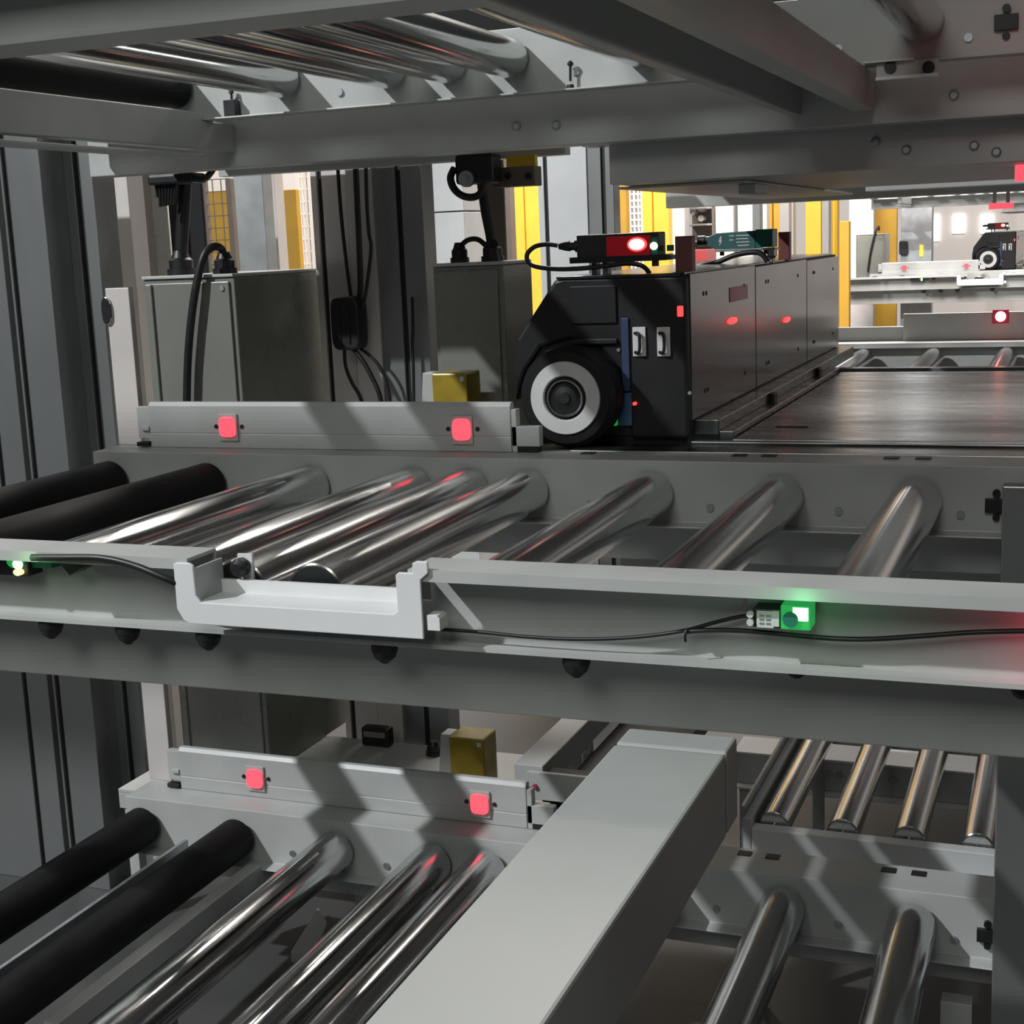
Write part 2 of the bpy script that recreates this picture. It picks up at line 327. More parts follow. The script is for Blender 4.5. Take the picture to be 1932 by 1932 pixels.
# ================================================================== guide rails with red lamps
def guide(dz, label):
    g = thing('guide_rail', label, 'guide rail', (-2.4, 4.31, -.66 + dz), 'guide rails with red lamps')
    pr = [(4.290, -.659), (4.325, -.659), (4.325, -.508), (4.318, -.498), (4.300, -.498), (4.290, -.512), (4.290, -.606), (4.293, -.609), (4.290, -.612)]
    MB().prism([(a, b + dz) for a, b in pr], 'x', -3.085, -1.70).build('rail_plate', 'paint', g, 0.002)
    MB().box(-3.14, -3.087, 4.296, 4.325, -.63 + dz, -.515 + dz).box(-3.12, -3.087, 4.285, 4.325, -.60 + dz, -.585 + dz).build('end_block', 'paint', g, 0.002)
    MB().box(-3.14, -3.09, 4.28, 4.31, -.656 + dz, -.640 + dz).build('bolt', 'black', g, 0.002)
    MB().box(-1.698, -1.603, 4.290, 4.325, -.640 + dz, -.575 + dz).box(-1.698, -1.680, 4.290, 4.325, -.659 + dz, -.52 + dz).build('end_block', 'paint', g, 0.002)
    MB().box(-1.72, -1.61, 4.292, 4.325, -.6595 + dz, -.641 + dz).build('foot_strip', 'dark', g)
    for i, (x, z) in enumerate(((-2.755, -.583), (-1.868, -.585))):
        z += dz
        h = MB().box(x - .037, x + .037, 4.282, 4.290, z - .05, z + .045).build('lamp_holder', 'paint', g, 0.002)
        q = [(x + .033 * math.copysign(abs(math.cos(k * math.pi / 12)) ** .55, math.cos(k * math.pi / 12)), z + .036 * math.copysign(abs(math.sin(k * math.pi / 12)) ** .55, math.sin(k * math.pi / 12))) for k in range(24)]
        MB().prism(q, 'y', 4.272, 4.283).build('lamp_lens', 'e_red', h, 0.003)
        for s in (-1, 1): MB().lathe((x + s * .052, 4.290, z), (0, -1, 0), [(0, .008), (.004, .007)], 10).build('screw', 'black', g)
    return g
guide_mid = guide(0, 'pale guide rail with two glowing red lamps beside the black wheel')
guide_low = guide(-1.29, 'sunlit pale guide rail with two red lamps on the lowest level')
# end plates at the left of each guide rail
for dz, lb in ((0, 'tall pale end plate left of the grey cabinet, middle level'), (-1.29, 'tall pale end plate with bright edge left of lower red lamp rail')):
    p = thing('end_plate', lb, 'plate', (-3.2, 4.36, -.66 + dz))
    MB().prism([(-3.36, -.10 + dz), (-3.255, -.10 + dz), (-3.245, -.66 + dz), (-3.18, -.66 + dz), (-3.18, -.655 + dz), (-3.27, -.655 + dz)][0:0] or [(-3.265, -.095 + dz), (-3.165, -.095 + dz), (-3.165, -.66 + dz), (-3.265, -.66 + dz)], 'y', 4.345, 4.352).build('plate', 'pale', p, 0.002)
    MB().box(-3.265, -3.258, 4.352, 4.50, -.66 + dz, -.095 + dz).build('side_flange', 'pale', p)
    MB().prism([(-3.262 + .02 * math.cos(k * math.pi / 8), -.175 + dz + .05 * math.copysign(abs(math.sin(k * math.pi / 8)) ** .6, math.sin(k * math.pi / 8))) for k in range(16)], 'y', 4.335, 4.347).build('slot_ring', 'chrome', p, 0.002)
    MB().prism([(-3.258 + .016 * math.cos(k * math.pi / 8), -.175 + dz + .042 * math.copysign(abs(math.sin(k * math.pi / 8)) ** .6, math.sin(k * math.pi / 8))) for k in range(16)], 'y', 4.333, 4.34).build('slot', 'black', p)

# ================================================================== shelf, cabinets, posts behind the guide
def slot_post(pxl, pxr, py, Y, label, m='post', z0=-2.75, z1=.60, depth=.12, slot=None, group='posts behind the red lamp rail'):
    xl, xr = aY(pxl, py, Y)[0], aY(pxr, py, Y)[0]
    t = thing('post', label, 'post', ((xl + xr) / 2, Y + depth / 2, z0), group)
    s = slot if slot is not None else (xl + xr) / 2
    if slot is False: MB().box(xl, xr, Y, Y + depth, z0, z1).build('post_body', m, t, 0.003)
    else:
        s = xl + (xr - xl) * slot; w = .012
        MB().prism([(xl, Y), (s - w, Y), (s - w, Y + .02), (s + w, Y + .02), (s + w, Y), (xr, Y), (xr, Y + depth), (xl, Y + depth)], 'z', z0, z1).build('post_body', m, t, 0.003)
        MB().box(s - w + .001, s + w - .001, Y + .015, Y + .0195, z0, z1).build('slot_strip', 'black', t)
    return t
slot_post(-190, 28, 700, 4.9, 'grey post at the far left edge of the frame', depth=.15, slot=.8)
slot_post(38, 112, 700, 4.9, 'light grey slotted post, second from the left edge', depth=.15, slot=.12)
slot_post(116, 207, 700, 5.05, 'dark grey slotted post, third from the left edge', depth=.15, slot=.68)
slot_post(202, 262, 600, 5.55, 'wide pale post behind the end plate, left of cabinet', 'pale', slot=False)
slot_post(262, 290, 420, 5.75, 'grey-green narrow post left of cream strip', 'cab', slot=False)
slot_post(290, 316, 420, 7.5, 'bright cream post between grey post and black cable column', 'creampost', slot=False)
slot_post(602, 668, 600, 5.62, 'pale slotted post right of the left cabinet', 'pale', slot=.24)
slot_post(668, 716, 600, 5.60, 'pale grey post behind the hanging black plug', 'pale', slot=False)
slot_post(718, 806, 560, 5.60, 'dark blue-grey post with a black slot, between the two cabinets', 'post', slot=.5)
slot_post(1018, 1110, 440, 8.1, 'pale blue-grey slotted post behind the black hood', 'white', slot=.16)
slot_post(1112, 1160, 440, 8.1, 'dark grey slotted post right of the pale one behind the hood', 'post', slot=.6)
def shelf(dz, label, xl=-3.68):
    s = thing('shelf_frame', label, 'shelf', (-2.8, 5.1, -.95 + dz))
    MB().box(xl, -1.88, 4.68, 5.50, -.885 + dz, -.87 + dz).build('shelf_plate', 'paint', s, 0.002)
    MB().box(xl, -1.88, 4.68, 4.74, -.955 + dz, -.886 + dz).build('front_beam', 'paint', s, 0.003)
    MB().box(xl, -1.88, 5.44, 5.50, -.955 + dz, -.886 + dz).build('rear_beam', 'paint', s, 0.003)
    if dz < 0:
        for x in (-3.66, -2.6, -1.95):
            for y in (4.685, 5.445): MB().box(x, x + .05, y, y + .05, -2.748, -.956 + dz).build('leg', 'paint', s, 0.003)
    return s
for dz, lb in ((0, 'grey steel shelf frame carrying the two middle-level cabinets'), (1.29, 'grey steel shelf frame across the top behind the black plugs'), (-1.29, 'grey steel shelf frame under the lower cabinets')): shelf(dz, lb, -3.45 if dz > 1 else -3.68)
def cabinet(pl, pr, pt, Y, dz, label, ribs, dp=.36):
    (xl, _, zt), (xr, _, _) = aY(pl, pt, Y), aY(pr, pt, Y)
    t = thing('cabinet', label, 'cabinet', ((xl + xr) / 2, Y + .18, -.87 + dz))
    zt += dz
    MB().box(xl, xr, Y + .006, Y + dp, -.87 + dz, zt).build('cabinet_body', 'cab', t, 0.006)
    d = MB().box(xl + .02, xr - .02, Y - .006, Y + .006, -.85 + dz, zt - .018).build('door', 'cab', t, 0.003)
    for k in ribs:
        x = xl + (xr - xl) * k; MB().box(x, x + .03, Y - .018, Y - .006, -.85 + dz, zt - .02).build('door_rib', 'cab', d, 0.004)
        MB().lathe((xr - .05, Y - .006, zt - .045), (0, -1, 0), [(0, .012), (.006, .010)], 12).build('lock', 'galv', d)
    MB().box(xl, xr, Y - .004, Y + dp, zt, zt + .012).build('lid', 'paint', t, 0.002)
    return t, xl, xr, zt + .012
c1 = cabinet(268, 440, 528, 5.0, 0, 'wide grey cabinet at left behind the red lamp rail', (.05,), .69)
c2 = cabinet(815, 948, 504, 5.0, 0, 'narrow olive-grey cabinet left of the black hood', (), .306)
cabinet(268, 440, 528, 5.0, -1.29, 'wide grey cabinet on the lowest level, mostly hidden by the beam', (.05,), .69)
MBg = lambda p, r, h, n=18: MB().lathe(p, (0, 0, 1), [(0, r * 1.2), (h * .25, r * 1.2), (h * .25, r), (h * .6, r), (h * .7, r * .8), (h, r * .55)], n)
def gland(px, Y, z, r, h, label):
    p = aY(px, 500, Y); o = MBg((p[0], Y, z), r, h).build('cable_gland', 'black', None, 0, (p[0], Y, z)); return tag(o, label, 'cable gland')
gland(424, 5.10, c1[3], .042, .085, 'round black cable gland on top of the left cabinet, where the hose bends in')
gland(342, 5.16, c1[3], .050, .10, 'black gland at the left end of the left cabinet top')
gland(868, 5.12, c2[3], .030, .075, 'left black cable gland on the narrow cabinet')
gland(930, 5.12, c2[3], .036, .080, 'right black cable gland on the narrow cabinet')
cable('hose', [(424, 492, 5.10), (418, 470, 5.08), (402, 466, 5.02), (384, 484, 4.98), (370, 540, 4.96), (360, 610, 4.955), (354, 690, 4.955), (352, 790, 4.955)], .016, 'thick black ribbed hose looping down the front of the left cabinet', n=12)
def tubecol(name, pl, r, label, n=12, m='black'):
    P = [aY(*q) for q in pl]; return tag(MB().tube(P, r, n).build(name, m, None, 0, P[-1]), label, 'cable')
tubecol('hose', [(352, 304, 5.16), (350, 330, 5.16), (346, 400, 5.16), (343, 450, 5.16), (342, 500, 5.16)], .028, 'thick black upright hose entering the left cabinet')
tubecol('hose', [(907, 312, 5.12), (908, 340, 5.12), (916, 400, 5.12), (924, 440, 5.12), (930, 478, 5.12)], .018, 'thick black hose from the overhead plug down to the narrow cabinet')
tubecol('hose', [(868, 480, 5.12), (872, 462, 5.12), (886, 452, 5.12), (904, 453, 5.12), (922, 470, 5.12), (930, 486, 5.12)], .010, 'short black arched hose joining the two glands on the narrow cabinet')
slot_post(320, 384, 420, 5.42, 'dark post behind the upright hose on the left cabinet', 'hood', z0=-.072, z1=.33, depth=.018, slot=False)
slot_post(916, 952, 420, 5.42, 'dark grey post behind the right gland of narrow cabinet', 'brown', z0=-.87, z1=.33, depth=.018, slot=False)
# overhead plug clusters with loops of cable
k1 = thing('plug_cluster', 'black cluster of plugs and cables hanging above the left cabinet', 'connector', aY(345, 300, 5.05))
a, b = aY(282, 296, 5.05), aY(372, 345, 5.05); MB().box(a[0], b[0], 5.02, 5.12, b[2], .334).build('plug_body', 'black', k1, 0.01)
for i in range(7):
    x0 = 292 + i * 6
    MB().tube([aY(x0, 330, 5.06), aY(x0 + 3, 352, 5.05), aY(298 + i * 5, 372 + (i * 37) % 19, 5.06)], .007, 6).build('cable_end', 'black', k1)
MB().tube([aY(365, 335, 5.04), aY(385, 338, 5.04), aY(398, 325, 5.04), aY(404, 312, 5.05), aY(398, 303, 5.07)], .013, 10).build('cable_loop', 'black', k1)
for px in (338, 378): q = aY(px, 305, 5.02); MB().lathe((q[0], 5.02, q[2]), (0, -1, 0), [(0, .016), (.01, .013)], 10).build('bolt', 'galv', k1)
k2 = thing('plug_cluster', 'black round plug with cable loop hanging above the narrow cabinet', 'connector', aY(885, 330, 5.05))
a, b = aY(845, 312, 5.05), aY(932, 350, 5.05); MB().box(a[0] + .03, b[0], 5.04, 5.14, b[2] + .01, .334).build('plug_body', 'black', k2, 0.012)
q = aY(884, 338, 5.05); MB().lathe((q[0], 5.04, q[2]), (0, -1, 0), [(0, .030), (.018, .030), (.018, .012), (.03, .012)], 16).build('socket', 'galv', k2)
MB().tube([aY(857, 318, 5.05), aY(850, 335, 5.03), aY(856, 355, 5.02), aY(872, 369, 5.02), aY(893, 372, 5.03), aY(908, 362, 5.05), aY(915, 335, 5.06)], .014, 10).build('cable_loop', 'black', k2)
a, b = aY(935, 318, 5.2), aY(1016, 350, 5.2); MB().box(a[0], b[0], 5.16, 5.24, b[2], a[2]).build('cross_bar', 'brown', k2, 0.003)
for px in (957, 996): q = aY(px, 332, 5.155); MB().lathe((q[0], 5.16, q[2]), (0, -1, 0), [(0, .014), (.008, .012)], 10).build('bolt', 'black', k2)
a, b = aY(955, 307, 5.3), aY(1010, 318, 5.3); tag(MB().box(a[0], b[0], 5.3, 5.33, b[2], .335).build('orange_bar', 'yellow', None, 0.002, (a[0], 5.3, b[2])), 'short orange bar just under the overhead frame, left of pale post', 'bar')
# hanging plug with its cables
pg = thing('junction_plug', 'black oblong junction plug hanging on cables against the pale post', 'connector', aY(655, 660, 5.52))
a, b = aY(626, 560, 5.5), aY(686, 660, 5.5); xm, zm = (a[0] + b[0]) / 2, (a[2] + b[2]) / 2
MB().prism([(xm + (b[0] - a[0]) / 2 * math.copysign(abs(math.cos(k * math.pi / 14)) ** .4, math.cos(k * math.pi / 14)), zm + (a[2] - b[2]) / 2 * math.copysign(abs(math.sin(k * math.pi / 14)) ** .4, math.sin(k * math.pi / 14))) for k in range(28)], 'y', 5.47, 5.56).build('plug_body', 'black', pg, 0.012)
for k in (.3, .62): x = a[0] + (b[0] - a[0]) * k; MB().box(x, x + .008, 5.464, 5.472, b[2] + .03, a[2] - .03).build('rib', 'black', pg, 0.002)
gcab = 'cables of the hanging junction plug'
for pts, r, lb in (([(636, 290), (640, 360), (646, 430), (654, 500), (662, 560)], .008, 'thin black cable dropping into the left of the hanging plug'),
                   ([(670, 290), (674, 380), (678, 470), (680, 540), (676, 580)], .013, 'thick black cable dropping into the right of the hanging plug'),
                   ([(690, 290, 5.50), (692, 380, 5.50), (696, 440, 5.50), (700, 470, 5.50), (692, 540, 5.50), (684, 580, 5.50)], .008, 'black cable bulging right of the thick one above the hanging plug'),
                   ([(650, 655), (652, 690), (664, 722), (680, 750), (690, 790)], .008, 'left black cable leaving the bottom of the hanging plug'),
                   ([(664, 655, 5.50), (684, 680, 5.50), (702, 712, 5.50), (716, 745, 5.50), (724, 790, 5.50)], .010, 'middle black cable leaving the bottom of the hanging plug'),
                   ([(676, 655), (704, 676), (724, 706), (734, 742), (738, 790)], .007, 'right black cable leaving the bottom of the hanging plug')):
    cable('cable', pts, r, lb, 5.53)
cable('cable', [(778, 560), (779, 620), (778, 650), (780, 700), (781, 790)], .007, 'thin black cable down the dark post between the cabinets', 5.56)
# amber covers
def amber(pl, pr, pt, pb, Y, zb, label, wl, wtop):
    a, b = aY(pl, pt, Y), aY(pr, pb, Y)
    t = thing('amber_sensor', label, 'sensor', ((a[0] + b[0]) / 2, Y, zb))
    MB().box(a[0], b[0], Y - .03, Y + .10, zb, a[2]).build('amber_cover', 'amber', t, 0.006)
    w0, w1 = aY(wl, pb, Y)[0], a[0] - .001
    MB().prism([(w0, zb), (w1, zb), (w1, a[2]), (w0 + (w1 - w0) * .45, a[2])], 'y', Y - .01, Y + .06).build('wedge_bracket', 'paint', t, 0.002)
    MB().box(a[0] + (b[0] - a[0]) * .82, a[0] + (b[0] - a[0]) * .93, Y - .034, Y - .03, a[2] - .03, a[2] - .012).build('catch', 'label', t)
    return t
amber(820, 888, 703, 750, 4.80, -.869, 'amber plastic sensor cover with grey wedge, behind right end of middle rail', 785, 0)
amber(852, 920, 1385, 1448, 4.80, -.869 - 1.29, 'amber plastic sensor cover with grey wedge, on the lowest level', 822, 0)

# ================================================================== aisle frames (one per level)
def aisle(dz, label):
    t = thing('aisle_frame', label, 'steel frame', (-.5, 5.5, -1.12 + dz))
    MB().box(-3.1, 1.0, 4.44, 4.60, -.80 + dz, -.672 + dz).build('wheel_rail', 'steel', t, 0.003)
    MB().box(-1.385, 1.0, 4.42, 4.47, -1.118 + dz, -.802 + dz).build('front_beam', 'paint', t, 0.003)
    MB().box(-1.385, 1.0, 4.47, 6.15, -1.118 + dz, -1.106 + dz).build('under_pan', 'paint', t)
    MB().box(-1.42, -1.0, 4.62, 6.95, -1.128 + dz, -1.119 + dz).build('under_strip', 'paint', t, 0.002)
    MB().box(-1.04, -.985, 4.70, 4.90, -1.16 + dz, -1.128 + dz).build('strip_catch', 'paint', t, 0.004)
    MB().box(-3.1, 1.0, 7.02, 7.10, -.80 + dz, -.70 + dz).build('wheel_rail', 'steel', t, 0.003)
    return t
aisle_mid = aisle(0, 'steel rail frame under the black transfer cart')
aisle_up = aisle(1.29, 'grey underside frame over the transfer cart, behind overhead beam')
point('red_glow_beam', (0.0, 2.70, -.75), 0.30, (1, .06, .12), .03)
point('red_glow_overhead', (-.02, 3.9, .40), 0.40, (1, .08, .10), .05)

# ================================================================== transfer cart
def cart():
    t = thing('transfer_cart', 'black hooded transfer cart with grey side panels and white-walled wheel', 'vehicle', (-1.3, 6.0, -.67))
    F = lambda px, py: (aY(px, py, 4.62)[0], aY(px, py, 4.62)[2])
    hood = [F(1045, 530), F(1060, 524), F(1294, 519), F(1300, 828), F(1190, 828), F(1180, 760), F(1168, 700), F(1130, 655), F(1075, 640), F(1020, 655), F(990, 700), F(972, 760), F(968, 700), F(975, 640)]
    MB().prism(hood, 'y', 4.62, 7.70).build('hood', 'hood', t, 0.012)
    MB().box(F(1045, 530)[0] + .01, -1.215, 4.615, 7.7, -.122, -.112).build('top_plate', 'panel', t, 0.002)
    a, b = F(1075, 540), F(1165, 610); MB().box(a[0], b[0], 4.612, 4.62, b[1], a[1]).build('hood_panel', 'hood', t, 0.004)
    a, b = F(1080, 640), F(1166, 648); MB().box(a[0], b[0], 4.606, 4.62, b[1], a[1]).build('hood_trim', 'black', t, 0.002)
    ys = [4.655, 5.685, 6.835, 7.79]
    for i in range(3):
        p = MB().box(-1.205, -1.195, ys[i] + .006, ys[i + 1] - .006, -.598, -.118 - .006 * i).build('side_panel', 'panel', t, 0.002)
        for y in (.18, .22, .8):
            for z in (-.19, -.52):
                MB().cyl((-1.195, ys[i] + (ys[i + 1] - ys[i]) * y, z), (-1.193, ys[i] + (ys[i + 1] - ys[i]) * y, z), .008, 8).build('screw', 'black', p)
    MB().box(-1.245, -1.205, 4.63, 4.66, -.60, -.11).build('corner_post', 'panel', t, 0.002)
    MB().box(-1.26, -1.206, 4.66, 7.75, -.655, -.12).build('inner_body', 'hood', t)
    MB().box(-1.205, -1.115, 4.70, 7.78, -.655, -.602).build('base_rail', 'steel', t, 0.003)
    for y in (5.55, 6.6): MB().box(-1.115, -1.098, y, y + .07, -.655, -.61).build('stop_block', 'black', t, 0.003)
    MB().box(-1.75, -1.21, 4.65, 7.0, -.80, -.652).build('chassis', 'black', t, 0.004)
    MB().box(-1.76, -1.40, 4.64, 4.66, -.65, -.30).build('wheel_well', 'black', t)
    # wheel
    c = aY(1064, 752, 4.46); X, Z = c[0], c[2]; R = Z + .670
    w = MB().lathe((X, 4.60, Z), (0, -1, 0), [(0, R - .012), (.012, R), (.10, R), (.125, R - .014), (.128, .118)], 48).build('wheel', 'rubber', t)
    MB().lathe((X, 4.474, Z), (0, -1, 0), [(0, .122), (.008, .119), (.010, .076), (.0, .070)], 48, False, False).build('tyre_wall', 'ring', w)
    MB().lathe((X, 4.472, Z), (0, -1, 0), [(0, .077), (.004, .074), (-.012, .062)], 40, False, False).build('rim_recess', 'black', w)
    MB().lathe((X, 4.470, Z), (0, -1, 0), [(0, .064), (.006, .061), (.006, .057), (0, .054)], 40, False, False).build('rim_ring', 'chrome', w)
    MB().lathe((X, 4.475, Z), (0, -1, 0), [(0, .055), (.001, .050), (.006, .02), (.012, .018), (.012, 0.003)], 30).build('hub', 'black', w)
    # front face fittings
    for i, px in enumerate((1194, 1240)):
        a, b = F(px, 617), F(px + 26, 672)
        h = MB().box(a[0], b[0], 4.612, 4.62, b[1], a[1]).build('handle_plate', 'label', t, 0.002)
        MB().tube([(a[0] + .008, 4.612, a[1] - .02), (a[0] + .025, 4.60, a[1] - .022), (a[0] + .028, 4.60, (a[1] + b[1]) / 2), (a[0] + .025, 4.60, b[1] + .016), (a[0] + .008, 4.612, b[1] + .014)], .0055, 8).build('handle', 'black', h)
    a, b = F(1172, 600), F(1190, 738); MB().box(a[0], b[0], 4.612, 4.62, b[1], a[1]).build('blue_strip', 'blue', t, 0.002)
    a, b = F(1168, 741), F(1195, 802); MB().box(a[0], b[0], 4.604, 4.62, b[1], a[1]).build('blue_plate', 'bluelab', t, 0.002)
    a, b = F(1158, 772), F(1166, 802); MB().box(a[0], b[0], 4.600, 4.62, b[1], a[1]).build('green_light', 'e_green', t, 0.001)
    q = F(1199, 761); MB().cyl((q[0], 4.62, q[1]), (q[0], 4.606, q[1]), .006, 10).build('red_light', 'e_led', t)
    a, b = F(1279, 577), F(1290, 597); MB().box(a[0], b[0], 4.606, 4.62, b[1], a[1]).build('tail_lamp', 'e_led', t, 0.003)
    for px, py in ((1168, 660), (1302, 741)): q = F(px, py); MB().cyl((q[0], 4.62, q[1]), (q[0], 4.612, q[1]), .006, 10).build('bolt', 'galv', t)
    # red lamp reflections put on the side panels as glowing ovals and a patch
    a, b = aX(1376, 543, -1.195), aX(1410, 563, -1.195); MB().box(-1.195, -1.193, a[1], b[1], b[2], a[2]).build('red_patch', 'pinkred', t)
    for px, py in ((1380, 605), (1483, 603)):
        q = aX(px, py, -1.195); MB().prism([(q[1] + .075 * math.cos(k * math.pi / 8), q[2] + .012 * math.sin(k * math.pi / 8)) for k in range(16)], 'x', -1.195, -1.188).build('lamp_reflection', 'e_led', t)
    # deck
    MB().box(-1.06, 0.95, 4.66, 6.98, -.685, -.662).build('deck_plate', 'steel', t, 0.003)
    MB().box(-1.19, 0.95, 4.615, 4.655, -.70, -.664).build('deck_edge', 'steel', t, 0.003)
    MB().box(-1.114, -1.065, 4.70, 6.98, -.685, -.64).build('deck_rail', 'steel', t, 0.003)
    a = aZ(1490, 806, -.661); MB().box(a[0] - .05, a[0] + .06, a[1], a[1] + .03, -.662, -.660).build('slot_plug', 'black', t)
    return t
cart1 = cart()
# scanner with the bright red light on the hood
sc = thing('laser_scanner', 'black scanner box with a bright red light and a green light on hood', 'scanner', aY(1165, 500, 4.75))
Y = 4.72; Q = lambda px, py, y=Y: aY(px, py, y)
a, b = Q(1087, 444), Q(1243, 487); MB().box(a[0], b[0], Y, Y + .09, b[2], a[2]).build('housing', 'black', sc, 0.004)
a, b = Q(1144, 447), Q(1228, 486); MB().box(a[0], b[0], Y - .004, Y, b[2], a[2]).build('red_window', 'e_redlow', sc, 0.002)
q = Q(1203, 461); MB().prism([(q[0] + .034 * math.cos(k * math.pi / 8), q[2] + .024 * math.sin(k * math.pi / 8)) for k in range(16)], 'y', Y - .010, Y - .004).build('red_light', 'e_led', sc)
MB().prism([(q[0] + .027 * math.cos(k * math.pi / 8), q[2] + .018 * math.sin(k * math.pi / 8)) for k in range(16)], 'y', Y - .014, Y - .010).build('red_light', 'e_hot', sc)
a, b = Q(1229, 447), Q(1242, 486); MB().box(a[0], b[0], Y - .006, Y, b[2], a[2]).build('green_window', 'green', sc, 0.002)
q = Q(1235, 464); MB().cyl((q[0], Y - .006, q[2]), (q[0], Y - .012, q[2]), .013, 16).build('green_light', 'e_greenhot', sc)
a, b = Q(1076, 486), Q(1256, 491); MB().box(a[0], b[0], Y - .01, Y + .10, b[2], a[2]).build('base_plate', 'panel', sc, 0.001)
for px in (1120, 1141): a, b = Q(px - 8, 491), Q(px + 3, 522); MB().box(a[0], b[0], Y + .02, Y + .06, -.112, a[2]).build('leg', 'post', sc, 0.001)
q = Q(1235, 492); MB().cyl((q[0], Y + .01, q[2]), (q[0], Y + .01, q[2] - .018), .012, 10).build('knob', 'black', sc)
a, b = Q(1056, 455), Q(1087, 474); MB().lathe((b[0], Y + .04, (a[2] + b[2]) / 2), (-1, 0, 0), [(0, .022), (.014, .022), (.014, .015), (.035, .015), (.035, .018), (.05, .016), (.075, .010)], 16).build('connector', 'black', sc)
cable('cable', [(1052, 463, 4.76), (1030, 461, 4.75), (1008, 466, 4.73), (994, 482, 4.72), (1003, 500, 4.71), (1040, 507, 4.71), (1090, 507, 4.71), (1140, 502, 4.71), (1185, 497, 4.71), (1212, 502, 4.71), (1226, 516, 4.72)], .008, 'black cable looping from the scanner back under it to the hood', n=10)
# red upright brackets
r1p = thing('red_bracket', 'dark red upright bracket at the front corner of the cart top', 'bracket', aY(1289, 518, 4.78))
a, b = aY(1273, 446, 4.78), aY(1306, 518, 4.78); MB().box(a[0], b[0], 4.78, 4.83, -.12, a[2]).build('upright', 'redpost', r1p, 0.003)
MB().box(a[0] - .05, a[0], 4.79, 4.82, a[2] - .075, a[2] - .06).build('arm', 'post', r1p, 0.001)
q = aY(1262, 469, 4.78); MB().cyl((q[0], 4.80, q[2] - .008), (q[0], 4.80, q[2] + .012), .012, 10).build('knob', 'green', r1p)
r2p = thing('red_bracket', 'dark red upright bracket beyond the green scanner on the cart', 'bracket', aX(1478, 497, -1.23))
Y2 = aX(1478, 497, -1.23)[1]; a, b = aY(1468, 438, Y2), aY(1489, 497, Y2); MB().box(a[0], b[0], Y2, Y2 + .05, -.13, a[2]).build('upright', 'redpost', r2p, 0.003)
# green scanner
gs = thing('barcode_reader', 'green box-shaped reader with printed label on the cart top', 'scanner', aY(1395, 490, 5.9))
Y = 5.9
a, b, c = Q(1350, 440, Y), Q(1425, 468, Y), Q(1458, 466, Y)
MB().prism([(a[0] - .035, (a[2] + b[2]) / 2 + .018), (a[0], a[2]), (b[0], a[2] + .004), (b[0], b[2]), (a[0], b[2]), (a[0] - .035, b[2] + .015)], 'y', Y, Y + .10).build('housing', 'greenpl', gs, 0.003)
MB().box(b[0] + .002, c[0], Y - .004, Y + .10, c[2], a[2] + .008).build('end_housing', 'green', gs, 0.003)
lb_ = MB()
for i, (u, v, w) in enumerate(((.45, .8, .12), (.45, .55, .1), (.62, .8, .33), (.62, .6, .30), (.62, .4, .33), (.66, .2, .28))):
    x = a[0] + (b[0] - a[0]) * (u - .1); z = b[2] + (a[2] - b[2]) * v
    lb_.box(x, x + (b[0] - a[0]) * w, Y - .001, Y, z - .002, z + .002)
lb_.build('print_line', 'label', gs)
x = a[0] + .014; z = (a[2] + b[2]) / 2; MB().prism([(x + .006, z + .02), (x + .012, z + .02), (x + .008, z + .003), (x + .014, z + .003), (x, z - .022), (x + .004, z - .003), (x - .002, z - .003)], 'y', Y - .001, Y).build('print_mark', 'label', gs)
MB().lathe((a[0] - .035, Y + .05, (a[2] + b[2]) / 2 + .004), (-1, 0, 0), [(0, .018), (.02, .018), (.02, .022), (.05, .022)], 14).build('connector', 'black', gs)
MB().box(a[0], c[0] + .01, Y - .008, Y + .108, b[2] - .010, b[2] - .001).build('base_plate', 'galv', gs, 0.001)
for px in (1357, 1440): q = Q(px, 476, Y); MB().cyl((q[0], Y + .05, b[2] - .010), (q[0], Y + .05, b[2] - .026), .009, 10).build('foot', 'black', gs)
q = Q(1452, 486, Y); MB().lathe((q[0], Y + .05, -.118), (0, 0, 1), [(0, .012), (.02, .012), (.03, .020), (b[2] - .010 + .118, .020)], 12).build('pedestal', 'galv', gs)
cable('cable', [(1310, 505, 5.88), (1350, 496, 5.87), (1385, 482, 5.87), (1420, 476, 5.87), (1438, 480, 5.87), (1448, 494, 5.87)], .011, 'black cable arching under the green reader on the cart', n=10)

# ================================================================== lower level in the aisle: short roller table
st = thing('roller_table', 'short table of four bright steel rollers at lower right', 'conveyor', (-.5, 5.2, -2.12))
sx = [-.965, -.725, -.50, -.275, -.05]
f0 = None
for x in sx:
    if f0 is None:
        f0 = roller(st, x, -2.07, .056, 'chrome', 4.797, 5.958, 32, 'chrome'); f0x = x
    else:
        c = copy_tree(f0, (0, 0, 0), st); c.location = (x - f0x, 0, 0)
MB().box(-1.03, .6, 4.74, 4.795, -2.16, -2.055).build('front_bar', 'white', st, 0.003)
MB().box(-1.03, .6, 5.96, 6.02, -2.16, -2.03).build('rear_bar', 'paint', st, 0.003)
MB().box(-1.06, -1.031, 4.74, 6.02, -2.16, -2.02).build('side_rail', 'paint', st, 0.003)
MB().box(-1.075, -1.061, 4.78, 6.0, -2.16, -1.99).build('side_rail', 'galv', st, 0.003)
for x in (-1.03, .3):
    for y in (4.76, 5.98): MB().box(x, x + .05, y, y + .02, -2.748, -2.161).build('leg', 'paint', st, 0.002)
cbm = thing('cross_member', 'pale steel cross member with bolts seen between the short rollers', 'beam', (-.5, 6.3, -2.4))
MB().box(-1.4, 1.0, 6.10, 6.16, -2.43, -2.291).build('web', 'paint', cbm, 0.003)
MB().box(-1.4, 1.0, 6.09, 6.30, -2.29, -2.28).build('flange', 'white', cbm, 0.002)
